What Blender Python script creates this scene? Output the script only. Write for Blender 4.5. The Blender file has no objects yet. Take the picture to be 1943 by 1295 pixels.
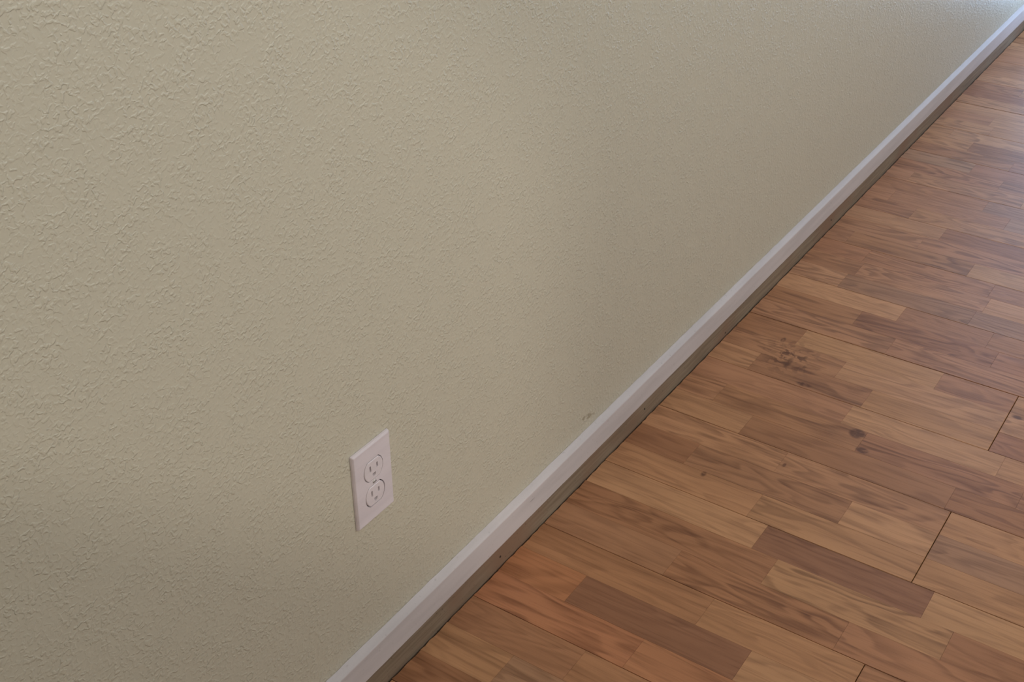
import bpy, bmesh, math, random
from mathutils import Vector, Matrix, noise

# ------------------------------------------------------------------ camera
sc = bpy.context.scene
COL = sc.collection
F_PX, YAW, PITCH, ROLL = 2340.608, 0.97737012, -0.57354795, -0.0032212
cam_data = bpy.data.cameras.new('camera')
cam_data.sensor_fit = 'HORIZONTAL'
cam_data.sensor_width = 36.0
cam_data.lens = F_PX / 1943.0 * 36.0
cam_data.clip_start = 0.02
cam = bpy.data.objects.new('camera', cam_data)
COL.objects.link(cam)
fwd = Vector((math.cos(PITCH) * math.sin(YAW), math.cos(PITCH) * math.cos(YAW), math.sin(PITCH)))
rgt = fwd.cross(Vector((0, 0, 1))).normalized()
upv = rgt.cross(fwd)
r2 = rgt * math.cos(ROLL) + upv * math.sin(ROLL)
u2 = -rgt * math.sin(ROLL) + upv * math.cos(ROLL)
m = Matrix((r2, u2, -fwd)).transposed().to_4x4()
m.translation = Vector((-0.874717, -0.797559, 1.297527))
cam.matrix_world = m
sc.camera = cam

# ------------------------------------------------------------------ colour management
sc.view_settings.view_transform = 'Standard'
sc.view_settings.look = 'None'
sc.view_settings.exposure = 0.0
sc.view_settings.gamma = 1.0
sc.view_settings.use_curve_mapping = False
sc.cycles.max_bounces = 4
sc.cycles.diffuse_bounces = 3
sc.cycles.glossy_bounces = 2
sc.cycles.adaptive_threshold = 0.03

# room extents: back wall is the plane y = 0, x runs along it, floor z = 0
XL, XR, YF, ZC = -1.25, 3.26, -2.4, 2.45
# window openings: (low, high) along the wall and in height
WIN_L = (-2.28, -0.70, 1.36, 2.32)     # in the left wall (y0, y1, z0, z1)
WIN_R = (-0.42, -0.06, 0.06, 2.10)     # tall sidelight in the right wall
WIN_FILL = (0.10, 2.20, 1.20, 2.38)      # fill opening added in the wall behind the camera (x0, x1, z0, z1)

# ------------------------------------------------------------------ world and light
world = bpy.data.worlds.new('sky')
sc.world = world
world.use_nodes = True
bg = world.node_tree.nodes['Background']
bg.inputs[0].default_value = (0.78, 0.88, 1.0, 1)
bg.inputs[1].default_value = 0.35
world.cycles.sampling_method = 'NONE'


def area(name, loc, rot, sx, sy, power, col, spread=180):
    d = bpy.data.lights.new(name, 'AREA')
    d.shape = 'RECTANGLE'
    d.size, d.size_y = sx, sy
    d.energy = power
    d.color = col
    d.spread = math.radians(spread)
    o = bpy.data.objects.new(name, d)
    o.location = loc
    o.rotation_euler = rot
    COL.objects.link(o)
    return o


# daylight through left window and sidelight, plus an added rear fill lamp
area('daylight_left_window', (XL - 0.02, (WIN_L[0] + WIN_L[1]) / 2, (WIN_L[2] + WIN_L[3]) / 2),
     (0, math.radians(-90), 0), WIN_L[3] - WIN_L[2], WIN_L[1] - WIN_L[0], 3.0, (1.0, 0.955, 0.87))
area('daylight_sidelight', (XR + 0.02, (WIN_R[0] + WIN_R[1]) / 2, (WIN_R[2] + WIN_R[3]) / 2),
     (0, math.radians(90), 0), WIN_R[3] - WIN_R[2], WIN_R[1] - WIN_R[0], 12.0, (0.40, 0.63, 1.0))
area('fill_light_rear', ((WIN_FILL[0] + WIN_FILL[1]) / 2, YF - 0.02, (WIN_FILL[2] + WIN_FILL[3]) / 2),
     (math.radians(90), 0, 0), WIN_FILL[1] - WIN_FILL[0], WIN_FILL[3] - WIN_FILL[2], 38.0, (0.92, 0.972, 1.0))
sun_d = bpy.data.lights.new('hazy_sun', 'SUN')
sun_d.energy = 0.55
sun_d.angle = math.radians(4.0)
sun_d.color = (1.0, 0.94, 0.84)
sun = bpy.data.objects.new('hazy_sun', sun_d)
sd = Vector((0.8, 1.0, -0.73)).normalized()
sun.rotation_euler = sd.to_track_quat('-Z', 'Y').to_euler()
sun.location = (-3, -3, 4)
COL.objects.link(sun)


# ------------------------------------------------------------------ helpers
def srgb(r, g, b):
    def f(c):
        c /= 255.0
        return c / 12.92 if c <= 0.04045 else ((c + 0.055) / 1.055) ** 2.4
    return (f(r), f(g), f(b), 1.0)


def tag(o, label=None, cat=None, group=None, kind=None):
    if label:
        o['label'] = label
    if cat:
        o['category'] = cat
    if group:
        o['group'] = group
    if kind:
        o['kind'] = kind
    return o


def obj(name, bm, mat, parent=None, smooth=False):
    me = bpy.data.meshes.new(name)
    bm.normal_update()
    bm.to_mesh(me)
    bm.free()
    if mat:
        me.materials.append(mat)
    if smooth:
        for p in me.polygons:
            p.use_smooth = True
    o = bpy.data.objects.new(name, me)
    COL.objects.link(o)
    if parent:
        o.parent = parent
    return o


def box(bm, x0, x1, y0, y1, z0, z1):
    vs = [bm.verts.new(c) for c in ((x0, y0, z0), (x1, y0, z0), (x1, y1, z0), (x0, y1, z0),
                                    (x0, y0, z1), (x1, y0, z1), (x1, y1, z1), (x0, y1, z1))]
    for f in ((0, 3, 2, 1), (4, 5, 6, 7), (0, 1, 5, 4), (1, 2, 6, 5), (2, 3, 7, 6), (3, 0, 4, 7)):
        bm.faces.new([vs[i] for i in f])


class NT:
    """small node-tree builder"""
    def __init__(self, name):
        self.mat = bpy.data.materials.new(name)
        self.mat.use_nodes = True
        self.t = self.mat.node_tree
        self.b = self.t.nodes['Principled BSDF']

    def n(self, kind, **kw):
        nd = self.t.nodes.new(kind)
        ins = kw.pop('ins', {})
        for k, v in kw.items():
            setattr(nd, k, v)
        for k, v in ins.items():
            self.set(nd.inputs[k], v)
        return nd

    def set(self, sock, v):
        if isinstance(v, bpy.types.NodeSocket):
            self.t.links.new(v, sock)
        else:
            sock.default_value = v

    def math(self, op, a, b=0.0, c=0.0, clamp=False):
        nd = self.n('ShaderNodeMath', operation=op, use_clamp=clamp)
        self.set(nd.inputs[0], a)
        self.set(nd.inputs[1], b)
        self.set(nd.inputs[2], c)
        return nd.outputs[0]

    def vmath(self, op, a, b=(0, 0, 0)):
        nd = self.n('ShaderNodeVectorMath', operation=op)
        self.set(nd.inputs[0], a)
        self.set(nd.inputs[1], b)
        return nd.outputs[0]

    def ramp(self, v, a, b, lo=0.0, hi=1.0, smooth=True):
        nd = self.n('ShaderNodeMapRange', interpolation_type='SMOOTHSTEP' if smooth else 'LINEAR')
        self.set(nd.inputs['Value'], v)
        nd.inputs['From Min'].default_value = a
        nd.inputs['From Max'].default_value = b
        nd.inputs['To Min'].default_value = lo
        nd.inputs['To Max'].default_value = hi
        return nd.outputs[0]

    def noise(self, vec, scale, detail=2.0, rough=0.5, dist=0.0):
        nd = self.n('ShaderNodeTexNoise', ins={'Vector': vec, 'Scale': scale, 'Detail': detail,
                                               'Roughness': rough, 'Distortion': dist})
        return nd

    def mix(self, fac, a, b, blend='MIX'):
        nd = self.n('ShaderNodeMix', data_type='RGBA', blend_type=blend)
        self.set(nd.inputs[0], fac)
        self.set(nd.inputs[6], a)
        self.set(nd.inputs[7], b)
        return nd.outputs[2]

    def pos(self):
        return self.n('ShaderNodeNewGeometry').outputs['Position']

    def blob(self, pos, c, r, edge=0.35):
        """soft ellipsoid mask around c with radii r"""
        q = self.vmath('DIVIDE', self.vmath('SUBTRACT', pos, c), r)
        ln = self.n('ShaderNodeVectorMath', operation='LENGTH')
        self.set(ln.inputs[0], q)
        return self.ramp(ln.outputs['Value'], 1.0, edge, 0.0, 1.0)

    def bump(self, h, strength, dist):
        nd = self.n('ShaderNodeBump', ins={'Height': h, 'Strength': strength, 'Distance': dist})
        self.t.links.new(nd.outputs[0], self.b.inputs['Normal'])
        return nd

    def out(self, color=None, rough=0.5, spec=0.5):
        if color is not None:
            self.set(self.b.inputs['Base Color'], color)
        self.set(self.b.inputs['Roughness'], rough)
        self.b.inputs['Specular IOR Level'].default_value = spec
        return self.mat


# ------------------------------------------------------------------ materials
def mat_wall(name, scuff=False):
    t = NT(name)
    p = t.pos()
    # sprayed orange-peel: shallow rounded islands, denser in some patches
    n1 = t.noise(p, 195.0, 1.5, 0.5, 0.6).outputs[0]
    isl = t.ramp(n1, 0.44, 0.68)
    n3 = t.noise(p, 30.0, 1.0).outputs[0]
    dens = t.ramp(n3, 0.32, 0.62, 0.35, 1.0)
    h = t.math('ADD', t.math('MULTIPLY', isl, dens), t.math('MULTIPLY', n3, 0.5))
    t.bump(h, 0.7, 0.00085)
    col = srgb(198, 190, 171)
    if scuff:
        # chipped, dirty patch just above the skirting
        q = t.n('ShaderNodeVectorRotate', rotation_type='Y_AXIS', ins={
            'Vector': p, 'Center': (0.527, 0, 0.1135), 'Angle': -0.34}).outputs[0]
        bl = t.blob(q, (0.527, 0, 0.1135), (0.050, 0.5, 0.0100), 0.05)
        nn = t.noise(p, 120.0, 3.0, 0.65).outputs[0]
        mk = t.ramp(t.math('MULTIPLY', t.math('POWER', bl, 0.4), nn), 0.40, 0.50)
        col = t.mix(t.math('MULTIPLY', mk, 0.55), col, srgb(128, 112, 82))
    return t.out(col, 0.42, 0.5)


def mat_white(name, rgb, rough, scuff=False):
    t = NT(name)
    p = t.pos()
    n = t.noise(t.vmath('MULTIPLY', p, (6, 60, 60)), 1.0, 3.0).outputs[0]
    col = t.mix(t.ramp(n, 0.35, 0.75), srgb(*rgb), srgb(*[c - 9 for c in rgb]))
    if scuff:
        mk = t.blob(p, (0.3455, -0.011, 0.0705), (0.009, 0.02, 0.0009), 0.4)
        d2 = t.math('MULTIPLY', t.ramp(t.noise(p, 160.0, 2.0).outputs[0], 0.66, 0.76), 0.16)
        col = t.mix(t.math('MAXIMUM', t.math('MULTIPLY', mk, 0.6), d2), col, srgb(96, 80, 70))
    t.bump(t.noise(p, 260.0, 2.0).outputs[0], 0.12, 0.0006)
    return t.out(col, rough, 0.3)


def mat_strip():
    t = NT('bare_strip_wood')
    p = t.pos()
    n = t.noise(t.vmath('MULTIPLY', p, (9, 90, 190)), 1.0, 4.0, 0.6).outputs[0]
    b = t.noise(p, 5.5, 3.0).outputs[0]
    col = t.mix(t.ramp(n, 0.3, 0.72), srgb(146, 128, 108), srgb(122, 104, 86))
    col = t.mix(t.ramp(b, 0.42, 0.68), col, srgb(134, 106, 86))
    sp = t.ramp(t.noise(p, 210.0, 2.0).outputs[0], 0.66, 0.75)
    col = t.mix(t.math('MULTIPLY', sp, 0.5), col, srgb(60, 44, 34))
    t.bump(n, 0.3, 0.001)
    return t.out(col, 0.7, 0.3)


def mat_wood(name):
    t = NT(name)
    oi = t.n('ShaderNodeObjectInfo')
    geo = t.n('ShaderNodeNewGeometry')
    p = geo.outputs['Position']
    rnd = oi.outputs['Random']
    loc = t.n('ShaderNodeTexCoord').outputs['Object']
    off = t.n('ShaderNodeCombineXYZ', ins={0: t.math('MULTIPLY', rnd, 37.0),
                                           1: t.math('MULTIPLY', rnd, 91.0),
                                           2: t.math('MULTIPLY', rnd, 13.0)}).outputs[0]
    v = t.vmath('ADD', loc, off)
    r2 = t.math('FRACT', t.math('MULTIPLY', rnd, 17.31))
    r3 = t.math('FRACT', t.math('MULTIPLY', rnd, 53.77))
    base = oi.outputs['Color']
    # cathedral figure: long contour lines of a stretched height field
    wob = t.noise(t.vmath('MULTIPLY', v, (20, 3.6, 1)), 1.0, 2.0, 0.5, 0.4).outputs[0]
    lines = t.math('FRACT', t.math('MULTIPLY', wob, t.ramp(r2, 0, 1, 5.0, 10.0)))
    ring = t.math('MULTIPLY', t.ramp(lines, 0.15, 0.74, 0.0, 1.0), t.ramp(lines, 0.80, 1.0, 1.0, 0.0))
    brk = t.noise(t.vmath('MULTIPLY', v, (70, 9, 1)), 1.0, 3.0, 0.6).outputs[0]
    ring = t.math('MULTIPLY', ring, t.ramp(brk, 0.32, 0.62, 0.35, 1.0))
    # straight fibre and open pores
    fib = t.noise(t.vmath('MULTIPLY', v, (210, 6.5, 1)), 1.0, 2.5, 0.62).outputs[0]
    por = t.noise(t.vmath('MULTIPLY', v, (620, 30, 1)), 1.0, 2.0, 0.5).outputs[0]
    por = t.ramp(por, 0.60, 0.72)
    brd = t.noise(t.vmath('MULTIPLY', v, (26, 2.2, 1)), 1.0, 2.0).outputs[0]
    val = t.math('ADD', 0.84, t.math('MULTIPLY', brd, 0.46))
    amp = t.ramp(r3, 0.1, 0.95, 0.20, 0.44)
    val = t.math('SUBTRACT', val, t.math('MULTIPLY', ring, amp))
    val = t.math('SUBTRACT', val, t.math('MULTIPLY', t.ramp(fib, 0.45, 0.72), 0.22))
    val = t.math('SUBTRACT', val, t.math('MULTIPLY', por, 0.10))
    # one broad oval of flat-sawn figure near the wall
    qv = t.vmath('DIVIDE', t.vmath('SUBTRACT', p, (0.474, -0.165, 0)), (0.021, 0.078, 1.0))
    ql = t.n('ShaderNodeVectorMath', operation='LENGTH')
    t.set(ql.inputs[0], qv)
    ov = t.math('ABSOLUTE', t.math('SUBTRACT', t.math('ADD', ql.outputs['Value'], t.math('MULTIPLY', brk, 0.5)), 1.22))
    val = t.math('SUBTRACT', val, t.ramp(ov, 0.22, 0.03, 0.0, 0.2))
    val = t.math('ADD', val, 0.12)
    cv = t.n('ShaderNodeCombineXYZ', ins={0: val, 1: t.math('POWER', val, 1.13), 2: t.math('POWER', val, 1.22)})
    col = t.mix(1.0, base, cv.outputs[0], 'MULTIPLY')
    # brown spatter near the skirting, dark nail smudges, a few specks
    sp = t.noise(p, 58.0, 2.5, 0.6, 0.6).outputs[0]
    a = t.math('MULTIPLY', t.blob(p, (1.035, -0.145, 0), (0.085, 0.075, 0.2), 0.1),
               t.ramp(sp, 0.49, 0.60))
    b1 = t.blob(p, (1.017, -0.150, 0), (0.026, 0.008, 0.2), 0.4)
    b2 = t.blob(p, (0.965, -0.203, 0), (0.009, 0.018, 0.2), 0.4)
    b3 = t.blob(p, (1.085, -0.110, 0), (0.013, 0.006, 0.2), 0.4)
    b4 = t.blob(p, (0.876, -0.338, 0), (0.017, 0.017, 0.2), 0.6)
    b5 = t.blob(p, (0.836, -0.362, 0), (0.010, 0.014, 0.2), 0.5)
    b6 = t.blob(p, (0.629, -0.166, 0), (0.010, 0.006, 0.2), 0.3)
    b7 = t.blob(p, (0.725, -0.268, 0), (0.008, 0.004, 0.2), 0.3)
    b8 = t.blob(p, (1.078, -0.556, 0), (0.008, 0.014, 0.2), 0.3)
    mk = a
    for q in (b1, b2, b3, b4, b5, b6, b7, b8):
        q = t.math('MULTIPLY', q, t.ramp(sp, 0.30, 0.55, 0.35, 1.0))
        mk = t.math('MAXIMUM', mk, q)
    col = t.mix(t.math('MULTIPLY', mk, 0.78), col, srgb(82, 46, 24))
    rg = t.math('ADD', 0.42, t.math('MULTIPLY', fib, 0.12))
    t.bump(t.math('ADD', t.math('MULTIPLY', por, -1.0), t.math('MULTIPLY', fib, 0.5)), 0.18, 0.0004)
    return t.out(col, rg, 0.3)


def mat_field():
    """the far field of the floor: tone per strip and streaky grain"""
    t = NT('oak_field')
    geo = t.n('ShaderNodeNewGeometry')
    rnd = geo.outputs['Random Per Island']
    off = t.n('ShaderNodeCombineXYZ', ins={0: t.math('MULTIPLY', rnd, 37.0), 1: t.math('MULTIPLY', rnd, 91.0)}).outputs[0]
    v = t.vmath('MULTIPLY', t.vmath('ADD', geo.outputs['Position'], off), (60, 5, 1))
    n = t.noise(v, 1.0, 3.0, 0.6).outputs[0]
    base = t.mix(t.math('FRACT', t.math('MULTIPLY', rnd, 17.31)), srgb(152, 103, 70), srgb(174, 124, 86))
    col = t.mix(t.ramp(n, 0.45, 0.75, 0.0, 0.45), base, srgb(108, 70, 45))
    return t.out(col, 0.42, 0.35)


def mat_plain(name, rgb, rough=0.6, spec=0.4, metal=0.0):
    t = NT(name)
    n = t.noise(t.pos(), 40.0, 2.0).outputs[0]
    col = t.mix(n, srgb(*rgb), srgb(*[max(0, c - 6) for c in rgb]))
    t.b.inputs['Metallic'].default_value = metal
    return t.out(col, rough, spec)


M_WALL = mat_wall('beige_wall_paint', True)
M_ROOM = NT('beige_room_paint').out(srgb(197, 189, 170), 0.7, 0.3)
M_CEIL = NT('ceiling_paint').out(srgb(226, 222, 212), 0.8, 0.3)
M_BASE = mat_white('skirting_white', (204, 194, 193), 0.6, True)
M_STRIP = mat_strip()
M_WOOD = mat_wood('oak_strip')
M_WOODR = mat_field()
M_SUB = mat_plain('subfloor_dark', (62, 44, 30), 0.9)
M_FRAME = mat_plain('window_frame_white', (222, 220, 216), 0.45)
M_PLATE = mat_white('outlet_plastic', (219, 207, 210), 0.32)
M_RECEP = mat_white('receptacle_plastic', (220, 208, 210), 0.35)
M_GAP_SHADE = mat_plain('gap_shade_dark', (16, 11, 9), 0.9)  # near-black stands for the shade behind the cover plate
M_SCREW = mat_plain('screw_painted', (206, 198, 194), 0.35)
M_RECESS = mat_plain('recess_dark', (34, 24, 18), 0.6)  # dark colour stands for shade inside the nail holes and screw slot

# ------------------------------------------------------------------ room shell
TH = 0.14
bm = bmesh.new()
box(bm, XL - TH, XR + TH, 0.0, TH, -0.03, ZC)
tag(obj('wall_back', bm, M_WALL), 'beige orange-peel textured wall above white skirting', kind='structure')


def holed_wall(name, axis, pos, u0, u1, win, out, mat):
    """wall slab with one opening; axis 'x' wall stands at x = pos, axis 'y' at y = pos"""
    a, b, z0, z1 = win
    bm = bmesh.new()
    lo, hi = sorted((pos, pos + out))
    for (p0, p1, q0, q1) in ((u0, a, -0.03, ZC), (b, u1, -0.03, ZC), (a, b, -0.03, z0), (a, b, z1, ZC)):
        if axis == 'x':
            box(bm, lo, hi, p0, p1, q0, q1)
        else:
            box(bm, p0, p1, lo, hi, q0, q1)
    return tag(obj(name, bm, mat), kind='structure')


def window(name, axis, pos, win, out):
    a, b, z0, z1 = win
    lo, hi = sorted((pos + out * 0.45, pos + out * 0.8))
    w = 0.035
    bm = bmesh.new()
    mid = (a + b) / 2
    parts = [(a, a + w, z0, z1), (b - w, b, z0, z1), (a + w, b - w, z0, z0 + w), (a + w, b - w, z1 - w, z1)]
    if b - a > 1.6:
        parts.append((mid - w / 2, mid + w / 2, z0 + w, z1 - w))
    for p0, p1, q0, q1 in parts:
        if axis == 'x':
            box(bm, lo, hi, p0, p1, q0, q1)
        else:
            box(bm, p0, p1, lo, hi, q0, q1)
    return tag(obj(name, bm, M_FRAME), kind='structure')


holed_wall('wall_left', 'x', XL, YF - TH, 0.0, WIN_L, -TH, M_ROOM)
holed_wall('wall_right', 'x', XR, YF - TH, 0.0, WIN_R, TH, M_ROOM)
holed_wall('wall_front', 'y', YF, XL, XR, WIN_FILL, -TH, M_ROOM)
window('window_1', 'x', XL, WIN_L, -TH)
window('window_2', 'x', XR, WIN_R, TH)
window('fill_window', 'y', YF, WIN_FILL, -TH)  # frame of the added fill opening
bm = bmesh.new()
box(bm, XL - TH, XR + TH, YF - 2.0, TH, ZC, ZC + 0.1)      # extension past the rear wall is added to block the sun there
tag(obj('ceiling', bm, M_CEIL), kind='structure')

# ------------------------------------------------------------------ floor
bm = bmesh.new()
box(bm, XL, XR, YF, 0.0, -0.03, -0.012)
floor = tag(obj('floor', bm, M_SUB), 'worn three-strip oak parquet floor laid square to the wall', kind='structure')

X0, PITCH_W = 0.31488, 0.0639177     # a strip edge, and the width of one strip
Y_START = -0.0110
rng = random.Random(11)

# strip joints read off the floor: row -> distances of the butt ends from the wall
JOINTS = {-3: [.205, .470], -2: [.262, .537], -1: [.129, .397, .537], 0: [.309, .537], 1: [.222, .490],
          2: [.352, .620], 3: [.308, .572], 4: [.270, .537], 5: [.125, .397, .537], 6: [.260, .537],
          7: [.166, .525], 8: [.085, .352, .620], 9: [.302, .570], 10: [.094, .314, .540],
          11: [.240, .540], 12: [.135, .405, .540], 13: [.290, .560], 14: [.200, .470],
          15: [.268, .443], 16: [.120, .390], 17: [.132, .400], 19: [.062, .330], 21: [.230, .500]}
# tones of the strips that stand out (row, piece index)
DK, BR, MD, LT, OR, GR = (140, 93, 66), (156, 106, 73), (165, 114, 79), (176, 126, 88), (167, 109, 73), (160, 116, 85)
TONES = {(-3, 0): BR, (-3, 1): MD, (-3, 2): LT, (-2, 0): OR, (-2, 1): OR, (-2, 2): LT,
         (-1, 0): OR, (-1, 1): DK, (-1, 2): LT, (-1, 3): MD, (0, 0): MD, (0, 1): LT, (0, 2): MD,
         (1, 0): BR, (1, 1): MD, (1, 2): MD, (2, 0): MD, (2, 1): LT, (2, 2): BR,
         (3, 0): LT, (3, 1): DK, (3, 2): LT, (4, 0): LT, (4, 1): LT, (4, 2): LT,
         (5, 0): BR, (5, 1): BR, (5, 2): LT, (5, 3): GR, (6, 0): LT, (6, 1): MD, (6, 2): LT,
         (7, 0): LT, (7, 1): BR, (7, 2): BR, (8, 0): MD, (8, 1): MD, (8, 2): BR, (8, 3): BR, (9, 0): MD, (9, 1): LT,
         (9, 2): LT, (10, 0): LT, (10, 1): BR, (10, 2): LT, (10, 3): BR, (11, 0): MD, (11, 1): LT, (11, 2): LT,
         (12, 0): MD, (12, 1): LT, (12, 2): MD, (12, 3): LT, (15, 0): LT, (15, 1): BR, (15, 2): MD,
         (17, 0): MD, (17, 1): MD, (17, 2): LT, (19, 0): BR, (19, 1): MD, (19, 2): LT, (21, 0): LT, (21, 1): BR}


def strip_mesh(w, l, gx0, gx1, gy0, gy1, ragged):
    """one oak strip lying along -y, origin at the middle of its top; edges eased"""
    bm = bmesh.new()
    c = 0.0006
    cx0, cx1, cy0, cy1 = [c if g > 0.0003 else 0.00012 for g in (gx0, gx1, gy0, gy1)]
    x0, x1, y0, y1 = -w / 2 + gx0, w / 2 - gx1, -l / 2 + gy0, l / 2 - gy1
    n = 6 if ragged else 1
    top, sh, bot = [], [], []
    ring = [(x0, y0), (x1, y0)]
    for i in range(n + 1):
        x = x1 + (x0 - x1) * i / n
        ring.append((x, y1 + (rng.uniform(-0.0016, 0.0) if ragged else 0)))
    for (x, y) in ring:
        ix = x + (cx0 if x == x0 else -cx1 if x == x1 else 0)
        iy = y + (cy0 if y == y0 else -cy1)
        top.append(bm.verts.new((ix, iy, 0)))
        sh.append(bm.verts.new((x, y, -c)))
        bot.append(bm.verts.new((x, y, -0.0118)))
    bm.faces.new(top)
    k = len(ring)
    for i in range(k):
        j = (i + 1) % k
        bm.faces.new((sh[i], sh[j], top[j], top[i]))
        bm.faces.new((bot[i], bot[j], sh[j], sh[i]))
    return bm


k_min = math.floor((XL - X0) / PITCH_W) + 1
k_max = math.floor((XR - X0) / PITCH_W) - 1
rest = bmesh.new()
for k in range(k_min, k_max + 1):
    bidx = (k + 2) // 3
    pos = (k + 2) % 3
    if k in JOINTS:
        js = list(JOINTS[k])
    else:
        js = [rng.uniform(0.06, 0.30)]
        while js[-1] < 0.62:
            js.append(js[-1] + 0.268)
        if bidx % 2 == 0:
            js = [j for j in js if abs(j - 0.538) > 0.07 and j < 0.7] + [0.538]
            js.sort()
    n_front = len(js)
    while js[-1] < -YF - 0.35:
        js.append(js[-1] + 0.268 + rng.uniform(-0.01, 0.01))
    ends = [-Y_START] + js + [-YF]
    for i in range(len(ends) - 1):
        a, b = ends[i], ends[i + 1]
        gx0 = 0.00035 if pos == 0 else 0.00002       # board edges open a little, strips glued tight
        gx1 = 0.00035 if pos == 2 else 0.00002
        if k == 13 or k == 34:                        # two joints that have opened up
            gx0 = 0.0009
        if k == 12 or k == 33:
            gx1 = 0.0008
        bd0 = bidx % 2 == 0 and abs(a - 0.538) < 0.004
        bd1 = bidx % 2 == 0 and abs(b - 0.538) < 0.004
        gy1 = 0.0006 if bd0 else 0.00003
        gy0 = 0.0006 if bd1 else 0.00003
        cx, cy = X0 + (k + 0.5) * PITCH_W, -(a + b) / 2
        if k >= -7 and a < 0.80 and i <= 4:
            o = obj('oak_strip', strip_mesh(PITCH_W, b - a, gx0, gx1, gy0, gy1, i == 0), M_WOOD, floor)
            o.location = (cx, cy, rng.uniform(-0.00012, 0.00012))
            tone = TONES.get((k, i)) or rng.choice((MD, MD, LT, BR, LT, MD, GR))
            j = rng.uniform(-5, 5)
            o.color = srgb(*[c + j + rng.uniform(-1, 1) for c in tone])
        else:
            box(rest, X0 + k * PITCH_W + gx0, X0 + (k + 1) * PITCH_W - gx1, -b + gy0, -a - gy1, -0.0118, 0.0)
# make-up pieces against the two side walls
box(rest, XL, X0 + k_min * PITCH_W - 0.0003, YF, Y_START, -0.0118, 0.0)
box(rest, X0 + (k_max + 1) * PITCH_W + 0.0003, XR, YF, Y_START, -0.0118, 0.0)
tag(obj('oak_strip_field', rest, M_WOODR, floor), kind='stuff')


# ------------------------------------------------------------------ skirting and the bare strip under it
def sweep(name, prof, mat, x0, x1, n, jit, parent=None):
    """profile [(y, z, jitter)] swept along x with a slightly uneven run"""
    bm = bmesh.new()
    rings = []
    for i in range(n + 1):
        x = x0 + (x1 - x0) * i / n
        rings.append([bm.verts.new((x, y, z + jit * w * noise.noise(Vector((x * 55.0, z * 40, 3.1)))))
                      for y, z, w in prof])
    m_ = len(prof)
    for i in range(n):
        for j in range(m_):
            q = (j + 1) % m_
            bm.faces.new((rings[i][j], rings[i + 1][j], rings[i + 1][q], rings[i][q]))
    bm.faces.new(list(reversed(rings[0])))
    bm.faces.new(rings[-1])
    bmesh.ops.recalc_face_normals(bm, faces=bm.faces)
    return obj(name, bm, mat, parent)


base = sweep('baseboard_back',
             [(-0.0004, 0.0401, 0), (-0.0101, 0.0401, 0.4), (-0.0108, 0.0408, 0.3), (-0.0110, 0.0420, 0), (-0.0110, 0.0828, 0),
              (-0.0107, 0.0842, 0), (-0.0098, 0.0852, 0), (-0.0050, 0.0882, 0), (-0.0018, 0.0902, 0.6), (-0.0004, 0.0914, 1.0)],
             M_BASE, XL, XR, 520, 0.0011)
tag(base, 'white painted skirting board with sloped top edge', kind='structure')
strip = sweep('trim_1', [(-0.0002, -0.0115, 0), (-0.0088, -0.0115, 0), (-0.0088, 0.0010, 0), (-0.0082, 0.0405, 0), (-0.0002, 0.0405, 0)],
              M_STRIP, XL, XR, 400, 0.0010)
tag(strip, 'bare grey-brown wood strip below the white skirting', kind='structure')


def disc(name, x, y, z, r, d, mat, parent, seg=14):
    bm = bmesh.new()
    bmesh.ops.create_cone(bm, cap_ends=True, segments=seg, radius1=r, radius2=r * 0.85, depth=d,
                          matrix=Matrix.Rotation(math.radians(90), 4, 'X'))
    bmesh.ops.translate(bm, verts=bm.verts, vec=(x, y, z))
    return obj(name, bm, mat, parent)


for x, z in ((0.2613, 0.0175), (0.7108, 0.0205), (1.0378, 0.0060), (1.58, 0.019), (-0.22, 0.018)):
    disc('nail_hole', x, -0.0086, z, 0.0020, 0.0010, M_RECESS, strip)  # dark discs stand in for the shaded nail holes

# ------------------------------------------------------------------ duplex outlet
OZ = 0.340378
outlet = bpy.data.objects.new('wall_outlet', None)
outlet.location = (0, 0, OZ)
outlet.empty_display_size = 0.03
COL.objects.link(outlet)
tag(outlet, 'white duplex power outlet with cover plate on the beige wall', 'outlet')


def rrect(w, h, r, n=6):
    pts = []
    for cx, cz, a0 in ((w / 2 - r, h / 2 - r, 0), (-w / 2 + r, h / 2 - r, 90), (-w / 2 + r, -h / 2 + r, 180), (w / 2 - r, -h / 2 + r, 270)):
        for i in range(n + 1):
            a = math.radians(a0 + 90 * i / n)
            pts.append((cx + r * math.cos(a), cz + r * math.sin(a)))
    return pts


def recep_outline(grow=0.0, n=10):
    """circle of 34.5 mm with flat top and bottom at 28 mm"""
    R, hh = 0.01725 + grow, 0.0142 + grow
    a = math.asin(hh / R)
    pts = []
    for i in range(n + 1):
        t_ = -a + 2 * a * i / n
        pts.append((R * math.cos(t_), R * math.sin(t_)))
    for i in range(n + 1):
        t_ = math.pi - a + 2 * a * i / n
        pts.append((R * math.cos(t_), R * math.sin(t_)))
    return pts


def circle(r, n=16, cx=0.0, cz=0.0):
    return [(cx + r * math.cos(2 * math.pi * i / n), cz + r * math.sin(2 * math.pi * i / n)) for i in range(n)]


def shift(pts, dx, dz):
    return [(x + dx, z + dz) for x, z in pts]


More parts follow.
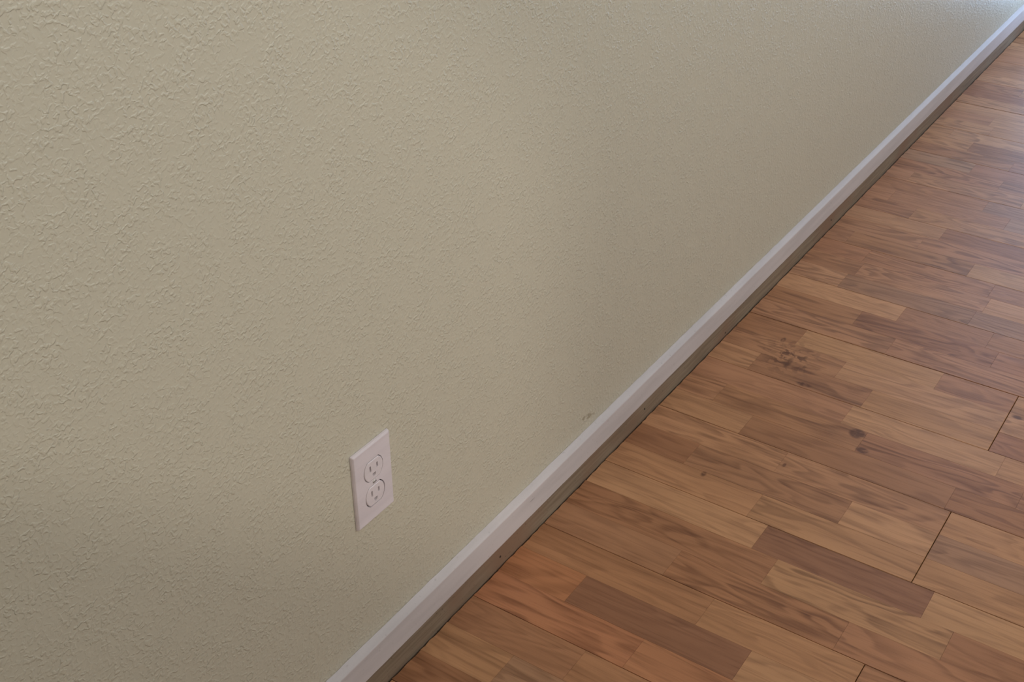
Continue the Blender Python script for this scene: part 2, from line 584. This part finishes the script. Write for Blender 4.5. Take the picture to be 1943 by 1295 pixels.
def holed_face(outer, holes, y_front, y_back, skirt=None, skirt_mid=None):
    """face at y_front bounded by outer with holes; holes go back to y_back, outer to the skirt ring"""
    bm = bmesh.new()
    loops = []
    for pts in [outer] + holes:
        vs = [bm.verts.new((x, y_front, z)) for x, z in pts]
        es = [bm.edges.new((vs[i], vs[(i + 1) % len(vs)])) for i in range(len(vs))]
        loops.append((vs, es))
    bmesh.ops.triangle_fill(bm, use_beauty=True, use_dissolve=False, edges=[e for _, es in loops for e in es])
    for vs, _ in loops[1:]:
        bk = [bm.verts.new((v.co.x, y_back, v.co.z)) for v in vs]
        for i in range(len(vs)):
            j = (i + 1) % len(vs)
            bm.faces.new((vs[i], vs[j], bk[j], bk[i]))
    prev = loops[0][0]
    for ring, y in (skirt_mid or []) + ([skirt] if skirt else []):
        nx = [bm.verts.new((x, y, z)) for x, z in ring]
        for i in range(len(prev)):
            j = (i + 1) % len(prev)
            bm.faces.new((prev[j], prev[i], nx[i], nx[j]))
        prev = nx
    bmesh.ops.recalc_face_normals(bm, faces=bm.faces)
    # make the front look towards -y
    for f in bm.faces:
        if abs(f.calc_center_median().y - y_front) < 1e-6 and f.normal.y > 0.5:
            bmesh.ops.reverse_faces(bm, faces=bm.faces)
            break
    return bm


DEP = 0.0050
RZ = 0.0192
holes = [shift(recep_outline(0.0010), 0, RZ), shift(recep_outline(0.0014), 0, -RZ), circle(0.0033)]
plate = obj('cover_plate', holed_face(rrect(0.0648, 0.1091, 0.0012), holes, -DEP, -0.0008,
            skirt=(rrect(0.0700, 0.1143, 0.0016), -0.0004),
            skirt_mid=[(rrect(0.0664, 0.1107, 0.0014), -DEP + 0.0004), (rrect(0.0690, 0.1133, 0.0016), -DEP + 0.0022)]),
            M_PLATE, outlet)
bm = bmesh.new()
box(bm, -0.026, 0.026, -0.0006, 0.030, -0.044, 0.044)
obj('socket_gap_shade', bm, M_GAP_SHADE, outlet)  # dark block paints the shade seen through gaps and slots
tag(bpy.data.objects['socket_gap_shade'], 'dark block standing for the shade in the gaps around the sockets')


def slot(w, h, cx, cz):
    return shift(rrect(w, h, min(w, h) * 0.25, 2), cx, cz)


def ground(cx, cz):
    # round-bottomed U
    pts = [(0.0029, 0.0022), (-0.0029, 0.0022)]
    for i in range(9):
        a = math.pi + math.pi * i / 8
        pts.append((0.0029 * math.cos(a), -0.0002 + 0.0029 * math.sin(a)))
    return shift(pts, cx, cz)


for s in (1, -1):
    o = obj('socket', holed_face(recep_outline(-0.0007),
                                 [slot(0.0028, 0.0086, -0.0064, 0.0035), slot(0.0028, 0.0072, 0.0064, 0.0035), ground(0, -0.0072)],
                                 -DEP - 0.0010, -0.0010, skirt=(recep_outline(0.0), -0.0010),
                                 skirt_mid=[(recep_outline(0.0), -DEP - 0.0004)]), M_RECEP, outlet)
    o.location = (-0.0003 if s > 0 else -0.0007, 0, s * RZ + (0.0006 if s < 0 else 0.0002))
sb = bmesh.new()
bmesh.ops.create_uvsphere(sb, u_segments=16, v_segments=10, radius=0.0031)
for v in sb.verts:
    v.co.y *= 0.45
bmesh.ops.translate(sb, verts=sb.verts, vec=(0, -DEP + 0.0004, 0))
screw = obj('screw', sb, M_SCREW, outlet, True)
bm = bmesh.new()
box(bm, -0.0027, 0.0027, -DEP - 0.00112, -DEP - 0.0007, -0.0004, 0.0004)
o = obj('screw_slot', bm, M_RECESS, screw)  # raised dark bar paints the shade of the slot
